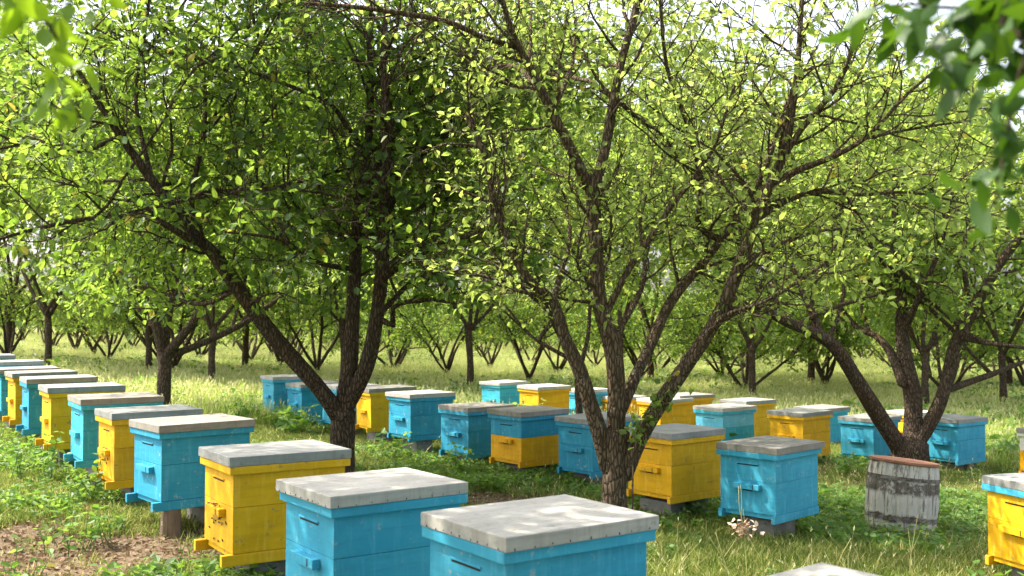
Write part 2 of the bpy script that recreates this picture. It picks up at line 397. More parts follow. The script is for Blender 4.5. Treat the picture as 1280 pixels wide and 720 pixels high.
# ------------------------------------------------------------------ barrel
def barrel():
    px, py, y = 1124, 668, 9.0
    p = unproj(px, py, y); zb = float(gz(p[0], p[1]))
    root = empty('barrel', (p[0], p[1], zb - .03)); root.rotation_euler = (-.045, .10, .1)
    tag(root, 'old whitewashed wooden barrel with dark bands and a reddish wooden top, leaning slightly', 'barrel')
    ns, hgt, rad = 20, .635, .292
    prof = [(0, .93), (.12, .965), (.3, 1.0), (.5, 1.02), (.7, 1.01), (.88, .985), (1, .955)]
    vv, ff = [], []
    per = 6
    for (tz, rr) in prof:
        for k in range(ns):
            for m in range(per):
                a = (k + m / per) / ns * 2 * PI
                dr = -.011 if m == 0 else (0 if m in (1, 5) else .0025)
                r_ = rad * rr + dr
                top = 0.0
                vv.append((r_ * math.cos(a), r_ * math.sin(a), tz * hgt + (random.Random(k * 7 + 1).uniform(-.006, .006) if tz in (0, 1) else 0)))
    n = ns * per
    for j in range(len(prof) - 1):
        for k in range(n): ff.append((j * n + k, j * n + (k + 1) % n, (j + 1) * n + (k + 1) % n, (j + 1) * n + k))
    t = NT('flaking_whitewash'); v = t.mapped((1, 1, 1), rand=False); vz = t.mapped((26, 26, 2.2), rand=False)
    sxyz = t.n('ShaderNodeSeparateXYZ'); t.l(t.mapped((1, 1, 1), rand=False), sxyz.inputs[0])
    wob = t.math('MULTIPLY', t.math('SUBTRACT', t.noise(9, 5, .7, v), .5), .10)
    zz = t.math('ADD', sxyz.outputs[2], wob)
    white = t.mix(t.step(t.noise(1, 5, .7, vz), .3, .7), (.46, .435, .405), (.70, .67, .63))
    bare = t.mix(t.step(t.noise(1, 6, .7, vz), .3, .7), (.055, .045, .038), (.16, .13, .11))
    m1 = t.step(t.noise(1, 6, .75, vz), .50, .585)
    b1 = t.math('SUBTRACT', 1.0, t.step(zz, .05, .10))
    b2 = t.math('MULTIPLY', t.step(zz, .145, .165), t.math('SUBTRACT', 1.0, t.step(zz, .20, .215)))
    b3 = t.math('MULTIPLY', t.step(zz, .37, .40), t.math('SUBTRACT', 1.0, t.step(zz, .485, .50)))
    ms_ = t.math('MAXIMUM', t.math('MAXIMUM', b1, b2), t.math('MAXIMUM', t.math('MULTIPLY', b3, .92), t.math('MULTIPLY', m1, .85)))
    keep = t.step(t.noise(13, 6, .78, v), .52, .60)
    ms_ = t.math('MULTIPLY', ms_, t.math('SUBTRACT', 1.0, t.math('MULTIPLY', keep, .7)))
    t.bsdf(t.mix(ms_, white, bare), .92, t.noise(1, 6, .7, vz), .7, .01, .15)
    link('staves', mesh_np('staves', vv, ff, [t.m]), root)
    # hoops
    t = NT('rusty_hoop'); v = t.mapped((1, 1, 1))
    t.bsdf(t.mix(t.step(t.noise(20, 6, .7, v), .4, .65), (.07, .055, .045), (.30, .27, .25)), .8, t.noise(50, 4, .7, v), .5, .004); mh = t.m
    for z0, z1, r0 in ((.165, .195, .985), (.50, .53, 1.005)):
        hv, hf = [], []
        m = 60
        for k in range(m):
            a = k / m * 2 * PI
            for (rr, z_) in ((r0 * rad + .003, z0), (r0 * rad + .006, z0), (r0 * rad + .007, z1), (r0 * rad + .003, z1)):
                hv.append((rr * math.cos(a), rr * math.sin(a), z_))
        for k in range(m):
            for q in range(4): hf.append((k * 4 + q, ((k + 1) % m) * 4 + q, ((k + 1) % m) * 4 + (q + 1) % 4, k * 4 + (q + 1) % 4))
        link('hoop', mesh_np('hoop', hv, hf, [mh], smooth=False), root)
    bm = bmesh.new(); r = bmesh.ops.create_cone(bm, cap_ends=True, segments=48, radius1=rad * 1.0, radius2=rad * 1.0, depth=.026)
    bmesh.ops.bevel(bm, geom=[e for e in bm.edges if abs(e.verts[0].co.z - e.verts[1].co.z) < .001], offset=.006, segments=2, affect='EDGES')
    t = NT('reddish_board'); vg = t.mapped((3, 26, 26))
    t.bsdf(t.mix(t.step(t.noise(1, 6, .7, vg), .3, .7), (.20, .085, .05), (.38, .20, .13)), .85, t.noise(1, 6, .7, vg), .6, .006, .2)
    o = link('top_board', bm_mesh('top_board', bm, [t.m]), root); o.location = (0, 0, hgt + .014); o.rotation_euler = (.02, .015, 0)
barrel()

# ------------------------------------------------------------------ trees
def rot_frame(d):
    d = d / (np.linalg.norm(d) + 1e-9)
    a = np.array([0, 0, 1.]) if abs(d[2]) < .9 else np.array([1., 0, 0])
    u = np.cross(a, d); u /= np.linalg.norm(u); return d, u, np.cross(d, u)
def smooth_poly(P, R, seg=.10):
    """Catmull-Rom resample of a limb"""
    P = np.asarray(P, float); R = np.asarray(R, float); out, rr = [], []
    Q = np.vstack([2 * P[0] - P[1], P, 2 * P[-1] - P[-2]])
    for k in range(len(P) - 1):
        p0, p1, p2, p3 = Q[k:k + 4]
        n = max(2, int(np.linalg.norm(p2 - p1) / seg))
        for j in range(n):
            t_ = j / n
            out.append(.5 * ((2 * p1) + (-p0 + p2) * t_ + (2 * p0 - 5 * p1 + 4 * p2 - p3) * t_ ** 2 + (-p0 + 3 * p1 - 3 * p2 + p3) * t_ ** 3))
            rr.append(R[k] * (1 - t_) + R[k + 1] * t_)
    out.append(P[-1]); rr.append(R[-1]); return np.array(out), np.array(rr)
class Tubes:
    def __init__(s): s.v, s.f, s.n = [], [], 0
    def add(s, P, R, sides, rg, lump=0.):
        t0 = P[0] - P[1]; t0 = t0 / (np.linalg.norm(t0) + 1e-9)
        P = np.vstack([P[0] + t0 * R[0] * .8, P]); R = np.concatenate([[R[0] * .35], R])
        n = len(P); T = np.gradient(P, axis=0); T /= np.linalg.norm(T, axis=1)[:, None] + 1e-9
        _, u, _ = rot_frame(T[0]); ang = np.arange(sides) / sides * 2 * PI
        ph = rg.uniform(0, 6, 4); s0 = s.n
        for k in range(n):
            u = u - T[k] * (u @ T[k]); u /= np.linalg.norm(u) + 1e-9; w_ = np.cross(T[k], u)
            rad = R[k] * (1 + lump * (.6 * np.sin(ang * 2 + ph[0] + k * .35) + .5 * np.sin(ang * 3 + ph[1] - k * .5) + .4 * np.sin(ang * 5 + k * .9 + ph[2]) + .5 * math.sin(k * .8 + ph[3]))) if lump else np.full(sides, R[k])
            s.v.append(P[k] + rad[:, None] * (np.cos(ang)[:, None] * u + np.sin(ang)[:, None] * w_))
        b = s0 + (np.arange(n - 1) * sides)[:, None]; k = np.arange(sides)[None]; k2 = (k + 1) % sides
        s.f.append(np.stack([b + k, b + k2, b + sides + k2, b + sides + k], -1).reshape(-1, 4)); s.n += n * sides
        s.v.append((P[-1] + T[-1] * R[-1])[None]); s.n += 1
        tip = s.n - 1; e = s0 + (n - 1) * sides
        kk = np.arange(sides); s.f.append(np.stack([e + kk, e + (kk + 1) % sides, np.full(sides, tip), np.full(sides, tip)], -1)[:, :3])
    def mesh(s, name, mat):
        q = [f for f in s.f if f.shape[1] == 4]; t_ = [f for f in s.f if f.shape[1] == 3]
        return mesh_np(name, np.vstack(s.v), [np.vstack(q), np.vstack(t_)], [mat], smooth=True)

def leaves_mesh(name, P, Dr, size, mat, rg, tone=None, width=.30, droop=.25):
    """each leaf: two quads folded along the midrib"""
    P = np.asarray(P); n = len(P)
    Dr = Dr + rg.normal(0, .35, (n, 3)); Dr[:, 2] -= droop
    Dr /= np.linalg.norm(Dr, axis=1)[:, None] + 1e-9
    up = rg.normal(0, .55, (n, 3)); up[:, 2] += 1
    side = np.cross(Dr, up); side /= np.linalg.norm(side, axis=1)[:, None] + 1e-9
    nor = np.cross(side, Dr)
    L = size * rg.uniform(.65, 1.25, n)[:, None]; fold = rg.uniform(.03, .16, n)[:, None] * L; curl = rg.uniform(-.02, .22, n)[:, None] * L
    wd = width * rg.uniform(.85, 1.2, n)[:, None] * L
    pts = np.stack([P, P + Dr * .32 * L - side * wd + nor * fold, P + Dr * .70 * L - side * wd * .78 + nor * (fold * .8 - curl * .5),
                    P + Dr * L - nor * curl, P + Dr * .70 * L + side * wd * .78 + nor * (fold * .8 - curl * .5), P + Dr * .32 * L + side * wd + nor * fold], 1)
    b = (np.arange(n) * 6)[:, None]
    q = np.concatenate([b + np.array([[0, 3, 2, 1]]), b + np.array([[0, 5, 4, 3]])])
    if tone is None: tone = rg.uniform(0, 1, n)
    return mesh_np(name, pts.reshape(-1, 3), q, [mat], tone=np.repeat(tone, 6))

def wander(start, d, length, rg, up=.25, curve=.16, seg=.09):
    n = max(3, int(length / seg)); P = [np.array(start, float)]; d = d / np.linalg.norm(d)
    bend = rg.normal(0, curve * .35, 3)
    for k in range(n):
        d = d + rg.normal(0, curve, 3) + bend; d[2] += up * seg * 1.6; d /= np.linalg.norm(d)
        P.append(P[-1] + d * (length / n))
    return np.array(P)

def foliate(limbs, rg, tubes, l1_gap=.16, l1_len=(.7, 1.5), l2_gap=.085, l2_len=(.22, .6), leaf_gap=.024, start=.25, keep=None, up=.2, r_min=.004, bare=0.0, out=None):
    """grow side branches, twigs and leaf positions on limbs: list of (P, R)"""
    LP, LD = [], []
    cen = np.mean([P.mean(0) for P, R in limbs], axis=0)
    def put_leaves(Q, t0, gap):
        seg = np.linalg.norm(np.diff(Q, axis=0), axis=1); cum = np.concatenate([[0], np.cumsum(seg)])
        s_ = np.arange(t0 * cum[-1], cum[-1], gap); s_ = s_ + rg.uniform(-.4, .4, len(s_)) * gap
        if not len(s_): return
        for ax in [np.stack([np.interp(s_, cum, Q[:, k]) for k in range(3)], 1)]:
            tan = Q[-1] - Q[0]; tan = tan / (np.linalg.norm(tan) + 1e-9)
            side = rg.normal(0, 1, (len(s_), 3)); side -= (side @ tan)[:, None] * tan; side /= np.linalg.norm(side, axis=1)[:, None] + 1e-9
            LP.append(ax + side * .012); LD.append(side * .9 + tan * .6)
    for P, R in limbs:
        seg = np.linalg.norm(np.diff(P, axis=0), axis=1); cum = np.concatenate([[0], np.cumsum(seg)]); tot = cum[-1]
        s_ = max(start * tot, .3 if tot > 1 else 0)
        az = rg.uniform(0, 6)
        while s_ < tot:
            k = min(len(P) - 2, int(np.searchsorted(cum, s_)) - 1); k = max(k, 0)
            p = P[k]; tan = P[k + 1] - P[k]; d, u, w_ = rot_frame(tan); az += 2.4 + rg.normal(0, .5)
            out_ = p - cen; out_[2] *= .3; out_ = out_ / (np.linalg.norm(out_) + 1e-6)
            dr = (u * math.cos(az) + w_ * math.sin(az)) * 1.0 + d * rg.uniform(.3, .9) + out_ * .35 + np.array([0, 0, .12])
            ln = rg.uniform(*l1_len) * (1 - .35 * s_ / tot)
            r1 = max(.006, min(R[k] * .5, .009 + .008 * ln))
            Q = wander(p, dr, ln, rg, up)
            if keep is None or keep(Q):
                tubes.add(Q, np.linspace(r1, r_min, len(Q)), 5, rg)
                if rg.uniform() > bare:
                    put_leaves(Q, .35, leaf_gap * 1.5)
                    s2 = .18 * ln; az2 = rg.uniform(0, 6)
                    while s2 < ln:
                        k2 = min(len(Q) - 2, int(s2 / ln * (len(Q) - 1)))
                        d2, u2, w2 = rot_frame(Q[k2 + 1] - Q[k2]); az2 += 2.4 + rg.normal(0, .6)
                        dd = (u2 * math.cos(az2) + w2 * math.sin(az2)) + d2 * rg.uniform(.4, 1.1)
                        T_2 = wander(Q[k2], dd, rg.uniform(*l2_len), rg, up, .2, .11)
                        tubes.add(T_2, np.linspace(.0045, .002, len(T_2)), 3, rg)
                        put_leaves(T_2, .1, leaf_gap)
                        s2 += l2_gap * rg.uniform(.6, 1.5)
            s_ += l1_gap * rg.uniform(.6, 1.5)
        put_leaves(P[int(len(P) * .8):], 0, leaf_gap * 2)
    return np.vstack(LP), np.vstack(LD)

def thin_out(LP, LD, rg, cap, cell=.22):
    """leaves share the light: at most about cap leaves live in each cell of the crown"""
    o = rg.permutation(len(LP)); LP, LD = LP[o], LD[o]
    key = np.floor(LP / cell).astype(np.int64); key = key[:, 0] * 73856093 ^ key[:, 1] * 19349663 ^ key[:, 2] * 83492791
    so = np.argsort(key, kind='stable'); ks = key[so]
    first = np.concatenate([[True], ks[1:] != ks[:-1]]); st = np.maximum.accumulate(np.where(first, np.arange(len(ks)), 0))
    rank = np.empty(len(ks), int); rank[so] = np.arange(len(ks)) - st
    kp = rank < cap * rg.uniform(.55, 1.4, len(rank))
    return LP[kp], LD[kp]
def px_limb(y0, pts, dy1=0., dy0=0.):
    """limb from photograph positions (px, py, width px); depth runs from y0+dy0 to y0+dy1"""
    n = len(pts); P, R = [], []
    for k, (px, py, wd) in enumerate(pts):
        y = y0 + dy0 + (dy1 - dy0) * (k / max(1, n - 1))
        P.append(unproj(px, py, y)); R.append(wd * y / F_PX / 2 * .84)
    return smooth_poly(P, R)

def build_tree(name, label, group, px, y0, w0, trunk, limbs, bark, leaf, seed, extra=0, extra_len=(1.6, 2.6), size=.062, fol=None, fork=None, front=1.0, low=None, cap=9, mask=None):
    rg = np.random.default_rng(seed)
    base = unproj(px, 600, y0); bx = base[0]; zb = float(gz(bx, y0))
    tb = Tubes()
    tp = [(bx, y0, zb - .12)] + [tuple(unproj(a, b, y0)) for a, b, c in trunk if unproj(a, b, y0)[2] > zb + .1]
    tw = [w0 * y0 / F_PX / 2 * 1.2] + [c * y0 / F_PX / 2 * .9 for a, b, c in trunk if unproj(a, b, y0)[2] > zb + .1]
    P, R = smooth_poly(tp, tw, .06); tb.add(P, R, 16, rg, .06)
    L = []
    for pts, d0, d1 in limbs:
        P, R = px_limb(y0, pts, d1, d0)
        if L:                                             # a limb leaves its parent where they meet
            A = np.vstack([q[0] for q in L]); dd = np.linalg.norm((A - P[0]) * np.array([1, .35, 1]), axis=1); nb = A[int(dd.argmin())]
            if dd.min() < .5 * (abs(d0) + .25):
                sl = np.concatenate([[0], np.cumsum(np.linalg.norm(np.diff(P, axis=0), axis=1))]); P = P + (nb - P[0]) * np.exp(-sl / .45)[:, None]
        tb.add(P, R, 12 if R[0] > .03 else 8, rg, .05); L.append((P, R))
    top = np.array(tp[-1])
    for k in range(extra):
        a = k / extra * 2 * PI + rg.uniform(-.3, .3)
        d = np.array([math.cos(a) * .8, abs(math.sin(a)) * (1 if k % 4 or front < .5 else -.7), rg.uniform(.35, 1.1)])
        PL, RL = L[k % len(limbs)]
        i0 = int(len(PL) * rg.uniform(.38, .65)); st = PL[i0]
        Q = wander(st, d, rg.uniform(*extra_len), rg, .12, .10, .15)
        R = np.linspace(max(.014, min(.03, RL[i0] * .65)), .009, len(Q)); P, R = smooth_poly(Q, R); tb.add(P, R, 8, rg, .04); L.append((P, R))
    fl = dict(fol or {})
    if low is not None: fl['keep'] = lambda q: q[:, 2].min() > low
    LP, LD = foliate(L, rg, tb, **fl)
    # leaves thin out on the shaded inside and low down, where the stems stand clear
    kp = np.ones(len(LP), bool)
    if low is not None: kp &= LP[:, 2] > low + rg.normal(0, .12, len(LP))
    if front < 1: kp &= (LP[:, 1] > y0 - .4 + rg.normal(0, .2, len(LP))) | (rg.uniform(size=len(LP)) < front)
    if mask is not None: kp &= rg.uniform(size=len(LP)) < mask(LP)
    LP, LD = thin_out(LP[kp], LD[kp], rg, cap)
    root = empty(name, (bx, y0, zb)); tag(root, label, 'tree', group)
    o = np.array([bx, y0, zb])
    tb.v = [v_ - o for v_ in tb.v]
    link('trunk', tb.mesh('trunk', M[bark]), root)
    link('crown', leaves_mesh('crown', LP - o, LD, size, M[leaf], rg), root)
    print(label, 'leaves', len(LP))
    return root

OG = 'trees of the orchard'
# big dark tree behind the left row
T1 = [
 ([(425, 522, 28), (400, 487, 25), (350, 430, 24), (315, 385, 23), (290, 350, 22), (268, 318, 20), (240, 290, 17), (190, 225, 14), (150, 170, 11), (115, 115, 8), (80, 60, 5)], 0, -1.0),
 ([(255, 305, 13), (235, 297, 11), (180, 270, 9), (100, 275, 7), (30, 290, 5), (-20, 305, 4)], -.5, -1.6),
 ([(247, 296, 10), (243, 240, 8), (255, 170, 7), (256, 110, 6), (250, 40, 4)], -.5, .3),
 ([(428, 522, 26), (437, 470, 25), (440, 420, 23), (443, 350, 20), (447, 280, 17), (455, 220, 14), (462, 150, 12), (463, 60, 9), (462, -20, 6)], 0, .2),
 ([(434, 525, 26), (460, 460, 24), (470, 410, 22), (477, 350, 20), (480, 290, 18), (483, 200, 15), (482, 120, 13), (480, 60, 10), (485, -20, 7)], 0, -.4),
 ([(476, 345, 11), (510, 325, 8), (560, 300, 6), (610, 288, 4)], -.2, -.9),
 ([(472, 398, 9), (492, 408, 9), (492, 385, 8), (530, 375, 6), (570, 380, 3)], -.1, -.6),
 ([(481, 235, 10), (510, 205, 8), (545, 170, 6), (600, 120, 4)], -.25, .3),
 ([(460, 190, 9), (430, 150, 8), (412, 127, 7), (370, 110, 6), (300, 85, 6), (200, 62, 5), (140, 40, 3)], .1, -.6),
 ([(446, 300, 8), (400, 280, 7), (350, 250, 5), (300, 200, 4)], 0, 1.0),
 ([(478, 300, 9), (530, 255, 7), (590, 240, 5), (640, 200, 3)], -.2, 1.2),
 ([(445, 340, 9), (400, 330, 7), (350, 300, 5), (280, 290, 3)], 0, -1.5),
 ([(470, 400, 9), (520, 350, 7), (570, 340, 5), (620, 320, 3)], 0, 1.4),
 ([(300, 360, 8), (250, 380, 6), (190, 360, 5), (130, 330, 3)], -.3, .8),
 ([(150, 170, 8), (100, 190, 6), (40, 180, 5), (-20, 190, 3)], -.8, -1.2),
 ([(190, 225, 8), (170, 130, 6), (180, 50, 5), (190, -20, 4)], -.8, -.2),
]
build_tree('orchard_tree', 'big dark-barked tree forking above the left row, its left limb leaning far out', OG, 428, 10.0, 32,
           [(428, 560, 32), (428, 540, 32), (429, 515, 36)], T1, 'bark', 'leaf_dark', 11, front=.2, low=.02, mask=lambda p: 1 - .75 * (np.abs(p[:, 0] + 1.37) < .27) * (p[:, 1] < 10.4), cap=9, extra=20, extra_len=(1.8, 3.4), size=.088,
           fol=dict(l1_gap=.15, l1_len=(.7, 1.7), l2_gap=.062, start=.33, up=.16, leaf_gap=.024))
# pale-barked tree in the middle, sparse lime foliage
T2 = [
 ([(770, 545, 27), (770, 480, 27), (765, 430, 26), (750, 380, 24), (745, 320, 22), (742, 260, 21), (738, 224, 21)], 0, -.1),
 ([(737, 234, 17), (718, 195, 16), (690, 140, 14), (660, 80, 12), (640, 40, 10), (625, -10, 8)], -.1, -.5),
 ([(740, 234, 17), (755, 190, 16), (768, 120, 14), (778, 70, 12), (790, 30, 11), (802, -20, 10)], -.1, .1),
 ([(759, 585, 24), (750, 545, 24), (738, 505, 22), (724, 460, 22), (705, 420, 19), (692, 377, 16), (663, 352, 13), (638, 312, 12), (625, 270, 11), (614, 235, 10), (604, 187, 9), (583, 145, 6)], 0, -.4),
 ([(690, 378, 9), (697, 350, 8), (712, 300, 6), (705, 240, 4)], -.2, .4),
 ([(780, 595, 26), (798, 550, 26), (820, 512, 25), (850, 468, 23), (880, 425, 21), (903, 385, 20), (925, 330, 19), (945, 275, 18), (962, 230, 16), (983, 183, 12), (996, 92, 9), (1003, -10, 7)], 0, -.5),
 ([(775, 520, 18), (795, 470, 17), (815, 428, 16), (840, 375, 15), (892, 312, 13), (934, 251, 10), (960, 200, 8), (985, 120, 5)], .1, .7),
 ([(901, 302, 10), (873, 284, 10), (877, 232, 9), (858, 153, 7), (834, 86, 6), (824, -10, 5)], .5, -.3),
 ([(975, 200, 11), (1002, 159, 10), (1044, 110, 8), (1063, 67, 7), (1075, 20, 5)], -.4, -.7),
 ([(958, 238, 12), (1000, 215, 10), (1032, 202, 9), (1081, 174, 7), (1136, 116, 5), (1180, 80, 3)], -.4, -.9),
 ([(950, 265, 11), (985, 245, 9), (1028, 236, 8), (1075, 242, 6), (1140, 240, 4), (1210, 255, 3)], -.4, -.2),
 ([(645, 52, 10), (600, 42, 9), (560, 25, 9), (500, 15, 8), (440, 8, 7), (380, 4, 5)], -.45, -.8),
 ([(672, 108, 7), (640, 106, 6), (600, 88, 5), (565, 40, 3)], -.35, -.1),
 ([(925, 335, 9), (970, 310, 7), (1020, 290, 5), (1080, 285, 3)], -.3, .8),
 ([(880, 425, 9), (905, 395, 8), (960, 375, 6), (1030, 330, 4)], -.2, -.8),
 ([(768, 120, 8), (800, 150, 6), (830, 170, 4), (860, 220, 3)], 0, .7),
 ([(690, 140, 7), (715, 80, 6), (720, 20, 4)], -.3, .5),
 ([(765, 430, 8), (805, 350, 7), (800, 280, 5), (820, 200, 3)], 0, .9),
 ([(1081, 174, 5), (1150, 160, 4), (1220, 150, 3)], -.7, -.4),
]
build_tree('orchard_tree', 'pale-barked tree spreading in the middle, sparse yellow-green leaves', OG, 768, 8.2, 34,
           [(768, 610, 33), (769, 575, 34), (770, 540, 38)], T2, 'bark_pale', 'leaf_lime', 23, low=-.1, front=.5, cap=6.2, mask=lambda p: np.clip(1.15 + (p[:, 0] + .1) * 1.6, .12, 1), extra=3, extra_len=(1.4, 2.6), size=.063,
           fol=dict(l1_gap=.11, l1_len=(.5, 1.4), l2_gap=.075, leaf_gap=.025, start=.36, up=.3, bare=.06))
# multi-stemmed tree on the right
T3 = [
 ([(1128, 566, 26), (1105, 530, 25), (1080, 490, 23), (1050, 442, 21), (1025, 420, 18), (985, 403, 15), (950, 385, 12), (920, 375, 10), (885, 360, 7)], 0, -.8),
 ([(1028, 424, 14), (1018, 395, 12), (1005, 370, 9), (990, 330, 6)], -.4, -.2),
 ([(1140, 560, 27), (1141, 500, 26), (1132, 450, 24), (1128, 420, 20), (1125, 350, 15), (1120, 300, 11), (1118, 220, 7)], 0, .4),
 ([(1128, 480, 14), (1114, 442, 13), (1095, 420, 10), (1070, 408, 8), (1040, 370, 5)], 0, .9),
 ([(1150, 562, 25), (1175, 510, 20), (1188, 460, 19), (1195, 430, 18), (1215, 390, 17), (1240, 345, 15), (1260, 315, 14), (1290, 280, 11), (1320, 230, 7)], 0, -.5),
 ([(1190, 495, 11), (1215, 480, 10), (1250, 465, 8), (1300, 445, 5)], -.1, .6),
 ([(1210, 424, 10), (1240, 430, 8), (1290, 436, 5)], -.2, -.9),
 ([(1132, 420, 11), (1150, 370, 9), (1175, 310, 7), (1190, 240, 5)], .2, -.8),
 ([(1215, 390, 9), (1205, 330, 7), (1210, 260, 5)], -.3, 1.0),
 ([(1126, 350, 9), (1090, 310, 7), (1060, 250, 5)], .3, -.6),
]
build_tree('orchard_tree', 'multi-stemmed tree on the right behind the old barrel', OG, 1137, 13.3, 50,
           [(1137, 580, 50), (1138, 555, 52)], T3, 'bark', 'leaf_mid', 31, front=.4, low=-.2, cap=9, extra=11, extra_len=(1.8, 3.4), size=.088,
           fol=dict(l1_gap=.165, l1_len=(.7, 1.6), l2_gap=.075, start=.40, up=.2, leaf_gap=.026))
T4 = [
 ([(205, 446, 17), (195, 405, 14), (186, 365, 12), (180, 320, 8), (170, 260, 5)], 0, -.3),
 ([(207, 444, 14), (210, 400, 12), (222, 350, 9), (235, 280, 6)], 0, .5),
 ([(208, 446, 15), (240, 405, 12), (262, 365, 10), (275, 300, 6)], 0, -.5),
 ([(208, 450, 12), (250, 432, 10), (300, 407, 9), (335, 383, 7), (380, 350, 4)], 0, .3),
 ([(262, 368, 7), (300, 350, 5), (330, 320, 4)], -.4, -.8),
 ([(195, 410, 8), (160, 370, 6), (120, 330, 4)], 0, .3),
]
build_tree('orchard_tree', 'smaller dark tree standing just behind the left row of hives', OG, 205, 16.0, 20,
           [(205, 490, 18), (206, 460, 18), (206, 442, 21)], T4, 'bark', 'leaf_mid', 41, cap=10, front=.5, low=.0, extra=10, extra_len=(2.4, 4.0), size=.085, fol=dict(l1_gap=.16, l1_len=(.8, 1.7), start=.38, leaf_gap=.03))
T5 = [
 ([(722, 470, 9), (705, 430, 8), (690, 400, 7), (670, 340, 5), (660, 280, 3)], 0, -.3),
 ([(722, 470, 8), (735, 420, 6), (740, 360, 5), (760, 300, 3)], 0, .6),
 ([(712, 445, 7), (665, 420, 5), (630, 380, 3)], 0, .5),
]
build_tree('orchard_tree', 'thin young tree seen behind the left limb of the pale-barked tree', OG, 724, 13.0, 11,
           [(724, 520, 10), (722, 470, 9)], T5, 'bark', 'leaf_mid', 51, low=-.05, extra=9, extra_len=(2.4, 4.2), size=.075, fol=dict(l1_gap=.15, l1_len=(.8, 1.7), start=.34, leaf_gap=.028))

# generic orchard trees: three shapes, copied along the rows
def proto_tree(seed, h, stems, leaf, size, clear=1.0, tr=1.0, fol=None, trunk_h=None):
    rg = np.random.default_rng(seed); tb = Tubes(); L = []
    fork = trunk_h or rg.uniform(.15, .42)
    P, R = smooth_poly([(0, 0, -.15), (.02, 0, fork * .5), (rg.normal(0, .04), rg.normal(0, .04), fork)], [.09, .07, .075], .08); tb.add(P, R, 10, rg, .06)
    for k in range(stems):
        a = k / stems * 2 * PI + rg.uniform(-.35, .35); lean = rg.uniform(.35, .95)
        st = np.array([rg.normal(0, .03), rg.normal(0, .03), fork - .05])
        Q = wander(st, np.array([math.cos(a) * lean, math.sin(a) * lean, 1.]), rg.uniform(.75, 1.05) * h, rg, .05, .07, .22)
        P, R = smooth_poly(Q, np.linspace(rg.uniform(.04, .06) * tr, .011, len(Q)), .16); tb.add(P, R, 7, rg, .04); L.append((P, R))
        for j in range(2):
            i0 = int(len(P) * rg.uniform(.3, .55)); a2 = a + rg.normal(0, 1.0)
            Q = wander(P[i0], np.array([math.cos(a2), math.sin(a2), rg.uniform(.15, .8)]), rg.uniform(.35, .55) * h, rg, .05, .09, .2)
            P2, R2 = smooth_poly(Q, np.linspace(R[i0] * .7, .01, len(Q)), .2); tb.add(P2, R2, 5, rg); L.append((P2, R2))
    fl = dict(l1_gap=.22, l1_len=(.6, 1.4), l2_gap=.15, l2_len=(.25, .6), leaf_gap=.045, start=.36, up=.12, keep=lambda q: q[:, 2].min() > clear); fl.update(fol or {})
    LP, LD = foliate(L, rg, tb, **fl); LP, LD = thin_out(LP, LD, rg, 10, .3)
    tm = tb.mesh('trunk', M['bark']); cm = leaves_mesh('crown', LP, LD, size, M[leaf], rg)
    print('proto leaves', len(LP)); return tm, cm
protos = [proto_tree(101, 3.6, 4, 'leaf_mid', .115), proto_tree(102, 4.1, 5, 'leaf_mid', .115), proto_tree(103, 3.4, 3, 'leaf_lime', .11), proto_tree(104, 3.8, 5, 'leaf_dark', .115),
          proto_tree(105, 6.6, 5, 'leaf_mid', .135, 1.3, .8, dict(l1_gap=.16, l1_len=(.9, 1.9), l2_gap=.11), 1.35), proto_tree(106, 6.4, 4, 'leaf_lime', .13, 1.3, .8, dict(l1_gap=.16, l1_len=(.9, 1.9), l2_gap=.11), 1.35)]
def place_tree(x, y, k, rz, sc, label, group=OG):
    r = empty('orchard_tree', (x, y, float(gz(x, y)))); tag(r, label, 'tree', group)
    r.rotation_euler.z = rz; r.scale = (sc, sc, sc * random.uniform(.92, 1.1))
    link('trunk', protos[k][0], r); link('crown', protos[k][1], r); return r
FAR = 'vase-shaped orchard tree among the many in the rows across the meadow'
rows = []
ra = math.radians(33)                                    # rows run along this direction
ux, uy = -math.sin(ra), math.cos(ra)
for i_ in range(-16, 24):
    for j_ in range(-8, 22):
        x = i_ * 4.3 * math.cos(ra) + j_ * 4.0 * ux + random.gauss(0, .3) + 1.0
        y = i_ * 4.3 * math.sin(ra) + j_ * 4.0 * uy + random.gauss(0, .3) + 21
        if y < 28 or y > 84 or abs(x) > .53 * y + 2.5: continue
        rows.append((y, x))
rows.sort(); print('row trees', len(rows))
for (y, x) in rows[:268]:
    place_tree(x, y, random.choice([0, 1, 2, 3, 1, 0]), random.uniform(0, 6.28), random.uniform(.86, 1.10), FAR, 'rows of orchard trees beyond the hives')
